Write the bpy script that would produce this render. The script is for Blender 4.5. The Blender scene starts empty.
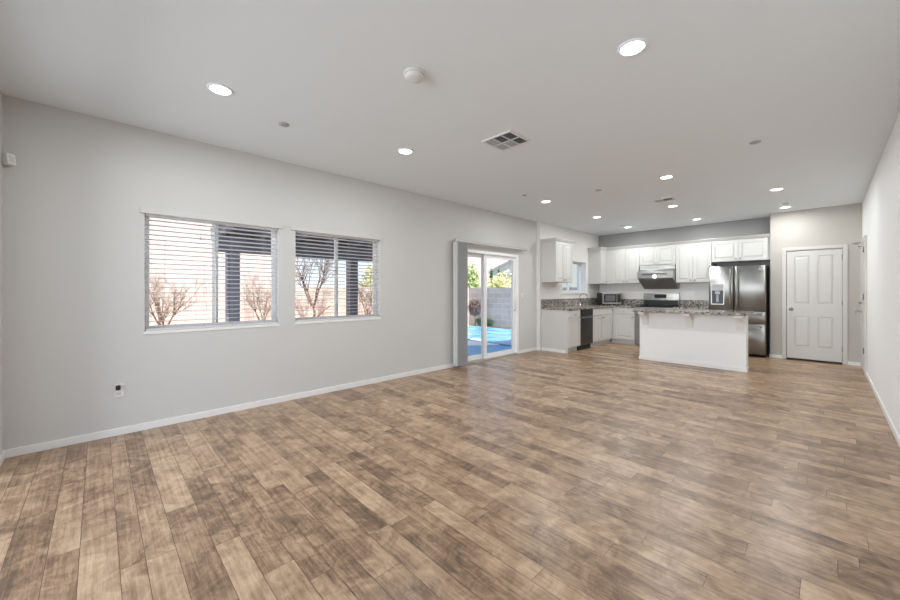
import bpy, bmesh, math, random
from mathutils import Vector, Matrix
C = bpy.context.scene.collection
SC = bpy.context.scene
PI = math.pi

# ------------------------------------------------------------------ camera
cam_d = bpy.data.cameras.new('camera')
cam_d.sensor_width = 36.0
cam_d.lens = 363.4 / 900 * 36
cam_d.shift_y = -8.8 / 900
cam_d.clip_start = 0.02
cam = bpy.data.objects.new('camera', cam_d)
cam.location = (4.307, 0.0, 1.2594)
cam.rotation_euler = (PI / 2, 0, math.radians(45.973))
C.objects.link(cam)
SC.camera = cam

# ------------------------------------------------------------------ view
SC.view_settings.view_transform = 'Standard'
SC.view_settings.look = 'None'
SC.view_settings.exposure = 0.3
SC.view_settings.gamma = 1.0
SC.view_settings.use_curve_mapping = False

# ------------------------------------------------------------------ world
W = bpy.data.worlds.new('sky')
SC.world = W
W.use_nodes = True
nt = W.node_tree
nt.nodes.clear()
wo = nt.nodes.new('ShaderNodeOutputWorld')
bg = nt.nodes.new('ShaderNodeBackground')
tc = nt.nodes.new('ShaderNodeTexCoord')
sx = nt.nodes.new('ShaderNodeSeparateXYZ')
cr = nt.nodes.new('ShaderNodeValToRGB')
cr.color_ramp.elements[0].position = 0.0
cr.color_ramp.elements[0].color = (0.93, 0.96, 1.0, 1)
cr.color_ramp.elements[1].position = 0.30
cr.color_ramp.elements[1].color = (0.36, 0.58, 0.95, 1)
e = cr.color_ramp.elements.new(1.0)
e.color = (0.55, 0.7, 1.0, 1)
nt.links.new(tc.outputs['Generated'], sx.inputs[0])
nt.links.new(sx.outputs['Z'], cr.inputs[0])
nt.links.new(cr.outputs[0], bg.inputs['Color'])
bg.inputs['Strength'].default_value = 1.15
nt.links.new(bg.outputs[0], wo.inputs['Surface'])

# ------------------------------------------------------------------ sun
sd = bpy.data.lights.new('sun', 'SUN')
sd.energy = 8.0
sd.angle = math.radians(0.6)
sd.color = (1.0, 0.95, 0.88)
so = bpy.data.objects.new('sun', sd)
so.rotation_euler = Vector((-0.86, 0.20, -1.60)).to_track_quat('-Z', 'Y').to_euler()
so.location = (8, 5, 9)
C.objects.link(so)
LAMP_W = 9.8
# added fill light, shining in through an unseen opening behind the camera
ad = bpy.data.lights.new('added_fill_light', 'AREA')
ad.shape = 'RECTANGLE'; ad.size = 4.4; ad.size_y = 2.0
ad.energy = 255.0
ad.color = (0.90, 0.955, 1.0)
ao = bpy.data.objects.new('added_fill_light', ad)
ao.location = (1.9, -4.2, 1.75)
ao.rotation_euler = (PI / 2 - .12, 0, 0)
C.objects.link(ao)
LAMP_COL = (0.94, 0.985, 1.0)

# ================================================================== materials
def mat(name, col=(.8, .8, .8), rough=.5, metal=0., spec=.5, **kw):
    m = bpy.data.materials.new(name)
    m.use_nodes = True
    b = m.node_tree.nodes['Principled BSDF']
    b.inputs['Base Color'].default_value = (*col, 1)
    b.inputs['Roughness'].default_value = rough
    b.inputs['Metallic'].default_value = metal
    b.inputs['Specular IOR Level'].default_value = spec
    for k, v in kw.items():
        b.inputs[k].default_value = v
    return m

def nd(m, typ, **kw):
    n = m.node_tree.nodes.new(typ)
    for k, v in kw.items():
        if k in n.inputs:
            n.inputs[k].default_value = v
        else:
            setattr(n, k, v)
    return n

def ln(m, a, b):
    m.node_tree.links.new(a, b)

def bsdf(m):
    return m.node_tree.nodes['Principled BSDF']

def coords(m, scale=(1, 1, 1)):
    t = nd(m, 'ShaderNodeTexCoord')
    mp = nd(m, 'ShaderNodeMapping')
    mp.inputs['Scale'].default_value = scale
    ln(m, t.outputs['Object'], mp.inputs['Vector'])
    return mp.outputs[0]

def noisy(m, scale, c0, c1, lo=.35, hi=.65, vscale=(1, 1, 1), detail=4., bump=0., dist=.002):
    v = coords(m, vscale)
    n = nd(m, 'ShaderNodeTexNoise')
    n.inputs['Scale'].default_value = scale
    n.inputs['Detail'].default_value = detail
    ln(m, v, n.inputs['Vector'])
    r = nd(m, 'ShaderNodeValToRGB')
    r.color_ramp.elements[0].position = lo
    r.color_ramp.elements[0].color = (*c0, 1)
    r.color_ramp.elements[1].position = hi
    r.color_ramp.elements[1].color = (*c1, 1)
    ln(m, n.outputs['Fac'], r.inputs[0])
    ln(m, r.outputs[0], bsdf(m).inputs['Base Color'])
    if bump:
        b = nd(m, 'ShaderNodeBump')
        b.inputs['Strength'].default_value = bump
        b.inputs['Distance'].default_value = dist
        ln(m, n.outputs['Fac'], b.inputs['Height'])
        ln(m, b.outputs[0], bsdf(m).inputs['Normal'])
    return m

def paint(name, col, rough=.6, bump=.08, scale=220):
    m = mat(name, col, rough, spec=.3)
    v = coords(m)
    n = nd(m, 'ShaderNodeTexNoise')
    n.inputs['Scale'].default_value = scale
    ln(m, v, n.inputs['Vector'])
    b = nd(m, 'ShaderNodeBump')
    b.inputs['Strength'].default_value = bump
    b.inputs['Distance'].default_value = .001
    ln(m, n.outputs['Fac'], b.inputs['Height'])
    ln(m, b.outputs[0], bsdf(m).inputs['Normal'])
    return m

M = {}
M['wall'] = paint('wall_paint_backlit', (.625, .615, .595))  # darkened wall paint: shade of the backlit wall put into the colour
M['wall_sink'] = paint('wall_paint_lightened', (.80, .775, .74))  # same paint lightened, brightness of the kitchen stretch put into the colour
M['wall_right'] = paint('wall_paint_lit', (.90, .90, .895))  # same paint lightened, the wall's stronger light put into the colour
M['wall_pantry'] = paint('wall_paint_cream_dimmed', (.50, .47, .43))  # cream toned down, a lower light level put into the colour
M['wall_kitchen'] = paint('wall_paint_shaded', (.33, .322, .31))  # shade above the cabinets put into the paint colour
M['ceiling'] = paint('ceiling_paint', (.85, .895, .925), .8, .15, 90)
M['trim'] = mat('trim_white', (.84, .825, .80), .35)
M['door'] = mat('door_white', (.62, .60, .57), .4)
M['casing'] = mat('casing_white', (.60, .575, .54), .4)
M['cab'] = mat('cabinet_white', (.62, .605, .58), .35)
M['island'] = paint('island_paint', (.86, .86, .855), .5, .05)
M['vinyl'] = mat('window_vinyl', (.92, .92, .92), .35)
M['slat'] = mat('blind_slat', (.86, .85, .84), .45)
M['valance'] = mat('valance_vinyl', (.625, .615, .595), .5)
M['vane'] = mat('vane_fabric', (.56, .56, .55), .6)
M['rail'] = mat('rail_metal', (.45, .44, .43), .4, .3)
M['nickel'] = mat('brushed_nickel', (.42, .40, .38), .32, 1.)
M['chrome'] = mat('chrome', (.75, .75, .76), .12, 1.)
M['black'] = mat('black_plastic', (.012, .012, .013), .35)
M['fridge_case'] = mat('fridge_case_grey', (.035, .035, .036), .4)
M['blackgloss'] = mat('black_glass', (.012, .012, .013), .22)
M['iron'] = mat('cast_iron', (.015, .015, .016), .6)
M['plate'] = mat('plate_white', (.78, .77, .75), .35)
M['dark'] = mat('duct_dark', (.05, .05, .05), .8)
M['louver'] = mat('louver_grey', (.42, .42, .42), .5)
M['hinge'] = mat('hinge_metal', (.30, .29, .28), .35, 1.)
M['rubber'] = mat('toe_black', (.02, .02, .02), .6)
M['display'] = mat('display_black', (.015, .016, .02), .1)

def steel(name, col, rough, vs):
    m = mat(name, col, rough, 1.)
    v = coords(m, vs)
    n = nd(m, 'ShaderNodeTexNoise')
    n.inputs['Scale'].default_value = 1.
    n.inputs['Detail'].default_value = 3.
    ln(m, v, n.inputs['Vector'])
    b = nd(m, 'ShaderNodeBump')
    b.inputs['Strength'].default_value = .3
    b.inputs['Distance'].default_value = .003
    ln(m, n.outputs['Fac'], b.inputs['Height'])
    ln(m, b.outputs[0], bsdf(m).inputs['Normal'])
    tg = nd(m, 'ShaderNodeTangent', direction_type='RADIAL', axis='Z')
    ln(m, tg.outputs[0], bsdf(m).inputs['Tangent'])
    bsdf(m).inputs['Anisotropic'].default_value = .8
    bsdf(m).inputs['Anisotropic Rotation'].default_value = .25
    return m
M['steel'] = steel('stainless_steel', (.36, .355, .345), .38, (9, 9, .8))
M['steel_flat'] = steel('stainless_brushed', (.40, .395, .385), .36, (1, 30, 60))
M['steel_dark'] = steel('dark_stainless', (.16, .16, .165), .28, (9, 9, .8))
M['filter'] = mat('hood_filter', (.20, .195, .185), .5, .0)

# the slats let a little daylight through
_m = M['slat']; _t = _m.node_tree
_tr = _t.nodes.new('ShaderNodeBsdfTranslucent'); _tr.inputs[0].default_value = (.9, .9, .9, 1)
_mx = _t.nodes.new('ShaderNodeMixShader'); _mx.inputs[0].default_value = .4
_o = _t.nodes['Material Output']
_t.links.new(bsdf(_m).outputs[0], _mx.inputs[1]); _t.links.new(_tr.outputs[0], _mx.inputs[2]); _t.links.new(_mx.outputs[0], _o.inputs['Surface'])
# granite
m = mat('granite', (.4, .37, .34), .12)
v = coords(m)
vo = nd(m, 'ShaderNodeTexVoronoi')
vo.inputs['Scale'].default_value = 48
ln(m, v, vo.inputs['Vector'])
sep = nd(m, 'ShaderNodeSeparateColor')
ln(m, vo.outputs['Color'], sep.inputs[0])
r = nd(m, 'ShaderNodeValToRGB')
r.color_ramp.interpolation = 'CONSTANT'
els = r.color_ramp.elements
els[0].position = 0; els[0].color = (.075, .062, .054, 1)
els[1].position = .16; els[1].color = (.20, .165, .14, 1)
for p, c in ((.36, (.40, .36, .32, 1)), (.6, (.56, .52, .47, 1)), (.85, (.28, .25, .23, 1))):
    q = els.new(p); q.color = c
ln(m, sep.outputs[0], r.inputs[0])
n = nd(m, 'ShaderNodeTexNoise')
n.inputs['Scale'].default_value = 9
ln(m, v, n.inputs['Vector'])
mx = nd(m, 'ShaderNodeMix', data_type='RGBA', blend_type='MULTIPLY')
mx.inputs[0].default_value = .35
ln(m, r.outputs[0], mx.inputs[6]); ln(m, n.outputs['Fac'], mx.inputs[7])
ln(m, mx.outputs[2], bsdf(m).inputs['Base Color'])
M['granite'] = m

# glass
def glass(name, tint=(1, 1, 1), refl=.06):
    m = bpy.data.materials.new(name)
    m.use_nodes = True
    t = m.node_tree
    t.nodes.clear()
    o = t.nodes.new('ShaderNodeOutputMaterial')
    a = t.nodes.new('ShaderNodeBsdfTransparent')
    a.inputs[0].default_value = (*tint, 1)
    g = t.nodes.new('ShaderNodeBsdfGlossy')
    g.inputs['Roughness'].default_value = .02
    x = t.nodes.new('ShaderNodeMixShader')
    lw = t.nodes.new('ShaderNodeLayerWeight')
    lw.inputs['Blend'].default_value = .5
    pw = t.nodes.new('ShaderNodeMath'); pw.operation = 'POWER'; pw.inputs[1].default_value = 4.
    ma = t.nodes.new('ShaderNodeMath'); ma.operation = 'MULTIPLY_ADD'; ma.inputs[1].default_value = .6; ma.inputs[2].default_value = .025
    t.links.new(lw.outputs['Facing'], pw.inputs[0]); t.links.new(pw.outputs[0], ma.inputs[0])
    t.links.new(ma.outputs[0], x.inputs[0])
    t.links.new(a.outputs[0], x.inputs[1]); t.links.new(g.outputs[0], x.inputs[2])
    t.links.new(x.outputs[0], o.inputs['Surface'])
    return m
M['glass'] = glass('window_glass', (.95, .97, .97))

def emit(name, col, s):
    m = mat(name, (.9, .9, .9), .4)
    bsdf(m).inputs['Emission Color'].default_value = (*col, 1)
    bsdf(m).inputs['Emission Strength'].default_value = s
    return m
M['lens'] = emit('lamp_lens', (1, .97, .93), 6.)
M['hoodlamp'] = emit('hood_lamp_lens', (1, .93, .82), 8.)

# plank floor
m = mat('plank_floor', (.3, .22, .17), .36, spec=.5)
at = nd(m, 'ShaderNodeAttribute', attribute_name='plank')
tcn = nd(m, 'ShaderNodeTexCoord')
off = nd(m, 'ShaderNodeVectorMath', operation='SCALE')
cmb = nd(m, 'ShaderNodeCombineXYZ')
cmb.inputs[0].default_value = 37.0; cmb.inputs[1].default_value = 19.0; cmb.inputs[2].default_value = 53.0
ln(m, cmb.outputs[0], off.inputs[0]); ln(m, at.outputs['Fac'], off.inputs['Scale'])
add = nd(m, 'ShaderNodeVectorMath', operation='ADD')
ln(m, tcn.outputs['Object'], add.inputs[0]); ln(m, off.outputs[0], add.inputs[1])
def fnoise(vs, scale, detail, rough=.55, dist=0.):
    mp = nd(m, 'ShaderNodeMapping'); mp.inputs['Scale'].default_value = vs
    ln(m, add.outputs[0], mp.inputs['Vector'])
    n_ = nd(m, 'ShaderNodeTexNoise')
    n_.inputs['Scale'].default_value = scale; n_.inputs['Detail'].default_value = detail
    n_.inputs['Roughness'].default_value = rough; n_.inputs['Distortion'].default_value = dist
    ln(m, mp.outputs[0], n_.inputs['Vector'])
    return n_.outputs['Fac']
def mathn(op, a, b=None, clamp=False):
    q = nd(m, 'ShaderNodeMath', operation=op, use_clamp=clamp)
    for i, x in enumerate((a, b)):
        if x is None: continue
        if isinstance(x, (int, float)): q.inputs[i].default_value = x
        else: ln(m, x, q.inputs[i])
    return q.outputs[0]
blot = fnoise((1.15, 1.0, 1), 6.5, 6, .66, 1.1)      # soft dark stains
streak = fnoise((.8, 24, 1), 2.0, 5, .6, .3)     # long grain
chalk = fnoise((5, 48, 1), 2.2, 5, .7, 1.2)       # pale scratches
patch = fnoise((2.6, 2.0, 1), 1.5, 2, .5, .2)       # abrupt cross-grain patches
pr = nd(m, 'ShaderNodeMapRange')
pr.inputs['From Min'].default_value = .44; pr.inputs['From Max'].default_value = .56
ln(m, patch, pr.inputs['Value'])
t1 = mathn('ADD', mathn('MULTIPLY', at.outputs['Fac'], .24), mathn('MULTIPLY', blot, .85))
t2 = mathn('ADD', mathn('MULTIPLY', streak, .50), mathn('MULTIPLY', chalk, .52))
tone = mathn('ADD', mathn('ADD', t1, t2), mathn('MULTIPLY', pr.outputs[0], .10))
tone = mathn('MULTIPLY', mathn('SUBTRACT', tone, .755), 1.4, True)
r = nd(m, 'ShaderNodeValToRGB')
el = r.color_ramp.elements
el[0].position = .08; el[0].color = (.125, .075, .045, 1)
el[1].position = .95; el[1].color = (.60, .425, .28, 1)
q = el.new(.30); q.color = (.235, .143, .083, 1)
q = el.new(.55); q.color = (.385, .250, .153, 1)
ln(m, tone, r.inputs[0])
ln(m, r.outputs[0], bsdf(m).inputs['Base Color'])
rr = nd(m, 'ShaderNodeMapRange')
rr.inputs['To Min'].default_value = .25; rr.inputs['To Max'].default_value = .38
ln(m, chalk, rr.inputs['Value']); ln(m, rr.outputs[0], bsdf(m).inputs['Roughness'])
bp = nd(m, 'ShaderNodeBump'); bp.inputs['Strength'].default_value = .06; bp.inputs['Distance'].default_value = .002
ln(m, streak, bp.inputs['Height']); ln(m, bp.outputs[0], bsdf(m).inputs['Normal'])
M['floor'] = m
M['gap'] = mat('plank_gap', (.14, .10, .075), .6)

# exterior
def blocks(name, c1, c2, mortar, w, h, axis):
    m = mat(name, c1, .85)
    t = nd(m, 'ShaderNodeTexCoord')
    s = nd(m, 'ShaderNodeSeparateXYZ'); ln(m, t.outputs['Object'], s.inputs[0])
    c = nd(m, 'ShaderNodeCombineXYZ')
    ln(m, s.outputs[axis], c.inputs[0]); ln(m, s.outputs['Z'], c.inputs[1])
    b = nd(m, 'ShaderNodeTexBrick')
    b.inputs['Color1'].default_value = (*c1, 1); b.inputs['Color2'].default_value = (*c2, 1)
    b.inputs['Mortar'].default_value = (*mortar, 1)
    b.inputs['Scale'].default_value = 1.
    b.inputs['Brick Width'].default_value = w; b.inputs['Row Height'].default_value = h
    b.inputs['Mortar Size'].default_value = .008
    ln(m, c.outputs[0], b.inputs['Vector'])
    ln(m, b.outputs['Color'], bsdf(m).inputs['Base Color'])
    return m
M['pinkblock'] = blocks('pink_block', (.76, .62, .56), (.70, .55, .48), (.36, .29, .26), .4, .2, 'Y')
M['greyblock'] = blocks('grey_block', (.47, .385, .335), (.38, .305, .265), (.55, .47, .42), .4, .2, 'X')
M['pinkstucco'] = noisy(mat('pink_stucco', rough=.9), 6, (.72, .54, .48), (.78, .60, .54))
M['creamstucco'] = noisy(mat('cream_stucco', rough=.9), 6, (.80, .76, .66), (.86, .82, .72))
M['rooftile'] = noisy(mat('roof_tile', rough=.8), 8, (.46, .43, .41), (.58, .55, .53))
M['timber'] = noisy(mat('stained_timber', rough=.7), 5, (.11, .11, .145), (.17, .165, .20), vscale=(1, 1, .2))
M['concrete'] = noisy(mat('concrete', rough=.85), 4, (.44, .43, .41), (.52, .51, .49))
M['asphalt'] = noisy(mat('dark_paving', rough=.9), 4, (.13, .13, .13), (.18, .18, .18))
M['bluedeck'] = noisy(mat('shade_blue_deck', rough=.5), 3, (.14, .42, .70), (.20, .50, .77))  # blue cast of shaded concrete put into the colour
M['coping'] = mat('painted_sun_patch', (.93, .92, .90), .7)  # near white: sunlight on the ground put into the colour
m = noisy(mat('pool_water', rough=.12), 1.6, (.10, .34, .64), (.24, .52, .80), vscale=(1.3, .8, 1), bump=.35, dist=.05)
M['water'] = m
M['bark'] = noisy(mat('bare_bark', rough=.85), 30, (.13, .075, .05), (.24, .15, .10))
M['leaf'] = noisy(mat('hedge_leaf', rough=.6), 5, (.26, .38, .12), (.58, .66, .30))
M['leaf2'] = noisy(mat('yellow_leaf', rough=.6), 5, (.62, .62, .26), (.88, .84, .50))
M['lowgreen'] = noisy(mat('low_hedge_leaf', rough=.6), 12, (.015, .07, .02), (.04, .14, .05))
M['dryleaf'] = noisy(mat('dry_brush', rough=.8), 12, (.16, .10, .08), (.30, .20, .16))
M['soil'] = noisy(mat('planter_soil', rough=.95), 14, (.42, .25, .15), (.60, .40, .27))

# ================================================================== mesh helpers
class MB:
    def __init__(s):
        s.v = []; s.f = []; s.mi = []; s.smooth = []
    def face(s, idx, mi=0, sm=False):
        s.f.append(idx); s.mi.append(mi); s.smooth.append(sm)
    def box(s, x0, x1, y0, y1, z0, z1, mi=0, mx=None):
        if x0 > x1: x0, x1 = x1, x0
        if y0 > y1: y0, y1 = y1, y0
        if z0 > z1: z0, z1 = z1, z0
        b = len(s.v)
        for p in ((x0,y0,z0),(x1,y0,z0),(x1,y1,z0),(x0,y1,z0),(x0,y0,z1),(x1,y0,z1),(x1,y1,z1),(x0,y1,z1)):
            p = Vector(p)
            s.v.append(mx @ p if mx else p)
        for q in ((0,3,2,1),(4,5,6,7),(0,1,5,4),(1,2,6,5),(2,3,7,6),(3,0,4,7)):
            s.face([b + i for i in q], mi)
        return s
    def fbox(s, face, a0, a1, z0, z1, d0, d1, plane, mi=0):
        # a box on a cabinet front: a along the front, d outward from the plane
        if face == 'y-': return s.box(a0, a1, plane - d1, plane - d0, z0, z1, mi)
        if face == 'x+': return s.box(plane + d0, plane + d1, a0, a1, z0, z1, mi)
        if face == 'x-': return s.box(plane - d1, plane - d0, a0, a1, z0, z1, mi)
    def prism(s, prof, axis, a0, a1, mi=0):
        # prof: (p, q) list; axis 'x': p=y,q=z ; axis 'y': p=x,q=z ; axis 'z': p=x,q=y
        def mk(a, p, q):
            return Vector((a, p, q)) if axis == 'x' else Vector((p, a, q)) if axis == 'y' else Vector((p, q, a))
        n = len(prof); b = len(s.v)
        for a in (a0, a1):
            for p, q in prof: s.v.append(mk(a, p, q))
        for i in range(n):
            j = (i + 1) % n
            s.face([b + i, b + j, b + n + j, b + n + i], mi)
        s.face([b + i for i in range(n)][::-1], mi)
        s.face([b + n + i for i in range(n)], mi)
        return s
    def tube(s, pts, rad, n=10, mi=0, cap=True):
        pts = [Vector(p) for p in pts]
        rads = rad if isinstance(rad, (list, tuple)) else [rad] * len(pts)
        b = len(s.v)
        up = None
        for k, p in enumerate(pts):
            t = (pts[min(k + 1, len(pts) - 1)] - pts[max(k - 1, 0)])
            t = t.normalized() if t.length > 1e-9 else Vector((0, 0, 1))
            if up is None:
                up = t.orthogonal().normalized()
            else:
                up = (up - t * up.dot(t))
                up = up.normalized() if up.length > 1e-6 else t.orthogonal().normalized()
            w = t.cross(up)
            for i in range(n):
                a = 2 * PI * i / n
                s.v.append(p + (up * math.cos(a) + w * math.sin(a)) * rads[k])
        for k in range(len(pts) - 1):
            for i in range(n):
                j = (i + 1) % n
                s.face([b + k*n + i, b + k*n + j, b + (k+1)*n + j, b + (k+1)*n + i], mi, n > 5)
        if cap:
            s.face([b + i for i in range(n)][::-1], mi)
            s.face([b + (len(pts)-1)*n + i for i in range(n)], mi)
        return s
    def lathe(s, prof, c, axis='z', n=24, mi=0, sm=True):
        # prof: (r, h) along axis, from centre c
        b = len(s.v); c = Vector(c)
        for r_, h in prof:
            for i in range(n):
                a = 2 * PI * i / n
                u, w = r_ * math.cos(a), r_ * math.sin(a)
                if axis == 'z': d = Vector((u, w, h))
                elif axis == 'x': d = Vector((h, u, w))
                else: d = Vector((w, h, u))
                s.v.append(c + d)
        for k in range(len(prof) - 1):
            for i in range(n):
                j = (i + 1) % n
                s.face([b + k*n + i, b + k*n + j, b + (k+1)*n + j, b + (k+1)*n + i], mi, sm)
        s.face([b + i for i in range(n)][::-1], mi)
        s.face([b + (len(prof)-1)*n + i for i in range(n)], mi)
        return s
    def build(s, name, mats, parent=None, bev=0., seg=2, origin=None, world=True):
        if not isinstance(mats, (list, tuple)): mats = [mats]
        me = bpy.data.meshes.new(name)
        if parent is not None:
            o0 = wloc(parent) if world else Vector((0, 0, 0))
        elif origin is not None:
            o0 = Vector(origin)
        else:
            xs = [p.x for p in s.v]; ys = [p.y for p in s.v]; zs = [p.z for p in s.v]
            o0 = Vector(((min(xs)+max(xs))/2, (min(ys)+max(ys))/2, min(zs)))
        me.from_pydata([tuple(p - o0) for p in s.v], [], s.f)
        for m_ in mats: me.materials.append(m_)
        for i, p in enumerate(me.polygons):
            p.material_index = s.mi[i]; p.use_smooth = s.smooth[i]
        bm = bmesh.new(); bm.from_mesh(me)
        bmesh.ops.recalc_face_normals(bm, faces=bm.faces)
        if bev:
            es = [e_ for e_ in bm.edges if len(e_.link_faces) == 2 and e_.calc_face_angle(0) > .6]
            bmesh.ops.bevel(bm, geom=es, offset=bev, segments=seg, profile=.6, affect='EDGES', clamp_overlap=True)
        bm.to_mesh(me); bm.free()
        o = bpy.data.objects.new(name, me)
        C.objects.link(o)
        if parent is not None: o.parent = parent
        else: o.location = o0
        return o

def wloc(o):
    p = Vector(o.location)
    while o.parent:
        o = o.parent; p = p + Vector(o.location)
    return p

def tag(o, label=None, cat=None, group=None, kind=None):
    if label: o['label'] = label
    if cat: o['category'] = cat
    if group: o['group'] = group
    if kind: o['kind'] = kind
    return o

def empty(name, loc, label=None, cat=None, group=None, kind=None):
    o = bpy.data.objects.new(name, None)
    o.empty_display_size = .1
    o.location = loc
    C.objects.link(o)
    return tag(o, label, cat, group, kind)

def copy_tree(o, parent=None):
    c = o.copy(); C.objects.link(c)
    if parent is not None: c.parent = parent
    for ch in list(o.children): copy_tree(ch, c)
    return c

def struct(mb, name, mats, bev=0., label=None, origin=(0, 0, 0)):
    o = mb.build(name, mats, None, bev, origin=origin)
    o['kind'] = 'structure'
    if label: o['label'] = label
    return o

# ================================================================== the room shell
H = 2.74; RW = 4.73; YN = -.52; YP = 9.20; YK = 9.62; XP = 3.57; XK = .08; JOG = 6.74; T = .16

# floor: every plank a face of one mesh, with its own tone
random.seed(4)
mb = MB(); vals = []
mb.box(-.02, RW + .02, YN - .14, YK + .02, -.12, -.0015, 1)
vals += [0.] * 6
y = YN - .14; widths = [.135, .095, .105, .14, .117]; k = 0
while y < YK:
    w = widths[k % 5] * random.choice((1, 1, 1.08, .95)); k += 1
    y1 = min(y + w, YK)
    x = -random.uniform(0, 1.2)
    while x < RW:
        L = random.uniform(.55, 1.35)
        a, b_ = max(x, 0), min(x + L, RW)
        if b_ - a > .01:
            i = len(mb.v); g = .0011
            for p in ((a+g, y+g), (b_-g, y+g), (b_-g, y1-g), (a+g, y1-g)): mb.v.append(Vector((p[0], p[1], 0)))
            mb.face([i, i+1, i+2, i+3], 0); vals.append(random.random())
        x += L
    y = y1
me_o = mb.build('floor', [M['floor'], M['gap']], None, origin=(0, 0, 0))
me_o['kind'] = 'structure'
at_ = me_o.data.attributes.new('plank', 'FLOAT', 'FACE')
at_.data.foreach_set('value', vals)

struct(MB().box(-T, RW + .16, -2.0, YK + .16, H, H + .22), 'ceiling', M['ceiling'])  # extended unseen past the near wall to block the sun

# left wall with openings (window_1, window_2, door_1), its jog and the kitchen stretch
W1 = (.30, 1.466, .890, 2.00); W2 = (1.653, 2.81, .895, 2.00); SD = (4.27, 6.083, 0., 1.985)
KW = (7.70, 8.885, 1.235, 1.98)
def wall_run(mb, x0, x1, y0, y1, holes):
    y = y0
    for a, b_, z0, z1 in holes:
        mb.box(x0, x1, y, a, -.12, H)
        if z0 > 0: mb.box(x0, x1, a, b_, -.12, z0)
        mb.box(x0, x1, a, b_, z1, H)
        y = b_
    mb.box(x0, x1, y, y1, -.12, H)
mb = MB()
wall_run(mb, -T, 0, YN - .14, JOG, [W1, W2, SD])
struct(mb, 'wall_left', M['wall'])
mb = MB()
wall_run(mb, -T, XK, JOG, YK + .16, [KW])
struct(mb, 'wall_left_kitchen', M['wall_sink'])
struct(MB().box(RW, RW + .16, -2.0, YK + .16, -.17, H), 'wall_right', M['wall_right'])  # unseen extension behind the camera, added to keep sun out of the opening
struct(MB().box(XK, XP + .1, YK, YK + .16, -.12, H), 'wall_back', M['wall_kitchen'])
PD = (3.80, 4.50, 0, 2.0)
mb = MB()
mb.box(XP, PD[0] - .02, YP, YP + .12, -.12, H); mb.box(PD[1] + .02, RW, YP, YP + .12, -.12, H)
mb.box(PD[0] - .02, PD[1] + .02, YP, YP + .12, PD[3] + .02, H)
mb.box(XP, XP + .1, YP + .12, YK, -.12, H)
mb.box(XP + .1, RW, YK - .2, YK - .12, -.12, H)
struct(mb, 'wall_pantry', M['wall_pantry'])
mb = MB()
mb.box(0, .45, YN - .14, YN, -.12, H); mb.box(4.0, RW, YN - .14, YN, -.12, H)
mb.box(.45, 4.0, YN - .14, YN, 2.45, H)  # unseen wide opening below, added to let light into the room
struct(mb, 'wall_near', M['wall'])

# baseboards
def bb(mb, x0, x1, y0, y1, h=.062):
    mb.box(x0, x1, y0, y1, 0, h)
mb = MB(); bb(mb, 0, .013, YN, SD[0] - .03); bb(mb, 0, .013, SD[1] + .01, JOG); bb(mb, 0, XK + .013, JOG - .013, JOG); bb(mb, XK, XK + .013, JOG, 6.80)
struct(mb, 'baseboard_left', M['trim'], .003)
mb = MB(); bb(mb, RW - .013, RW, YN, 8.17); bb(mb, RW - .013, RW, 9.12, YP - .013)
struct(mb, 'baseboard_right', M['trim'], .003)
mb = MB(); bb(mb, XP, PD[0] - .065, YP - .013, YP); bb(mb, PD[1] + .065, RW, YP - .013, YP); bb(mb, XP - .013, XP, YP - .013, YP + .4)
struct(mb, 'baseboard_pantry', M['trim'], .003)
mb = MB(); bb(mb, .013, .45, YN, YN + .013); bb(mb, 4.0, RW - .013, YN, YN + .013)
struct(mb, 'baseboard_near', M['trim'], .003)

# ------------------------------------------------------------------ windows in the left wall
def window(name, w, label):
    y0, y1, z0, z1 = w
    r = empty(name, (-.12, (y0 + y1) / 2, z0), label, None, None, 'structure')
    fw = .02; xa, xb = -.15, -.095
    mb = MB()
    mb.box(xa, xb, y0, y0 + fw, z0, z1); mb.box(xa, xb, y1 - fw, y1, z0, z1)
    mb.box(xa, xb, y0 + fw, y1 - fw, z0, z0 + fw); mb.box(xa, xb, y0 + fw, y1 - fw, z1 - fw, z1)
    mb.build('window_frame', M['vinyl'], r, .003)
    ym = (y0 + y1) / 2 - .01
    for nm, a, b_, xs in (('fixed_sash', y0 + fw, ym + .03, -.145), ('sliding_sash', ym - .03, y1 - fw, -.122)):
        s_ = .024; mb = MB()
        mb.box(xs, xs + .02, a, a + s_, z0 + fw, z1 - fw); mb.box(xs, xs + .02, b_ - s_, b_, z0 + fw, z1 - fw)
        mb.box(xs, xs + .02, a + s_, b_ - s_, z0 + fw, z0 + fw + s_); mb.box(xs, xs + .02, a + s_, b_ - s_, z1 - fw - s_, z1 - fw)
        so_ = mb.build(nm, M['vinyl'], r, .002)
        MB().box(xs + .008, xs + .012, a + s_, b_ - s_, z0 + fw + s_, z1 - fw - s_).build('pane', M['glass'], so_)
    MB().box(-.101, -.088, ym - .012, ym + .012, 1.42, 1.47).build('latch', M['vinyl'], r, .003)
    mb = MB(); mb.box(.0006, .008, y0 - .008, y1 + .008, z0 - .024, z0 + .0005)
    mb.box(-.0945, .0004, y0 + .0006, y1 - .0006, z0 + .0004, z0 + .003)
    mb.build('window_sill', M['trim'], r)
    return r
window('window_1', W1, 'white two pane slider window nearest the camera, behind white slatted blinds')
window('window_2', W2, 'white two pane slider window midway along the left wall')

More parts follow.
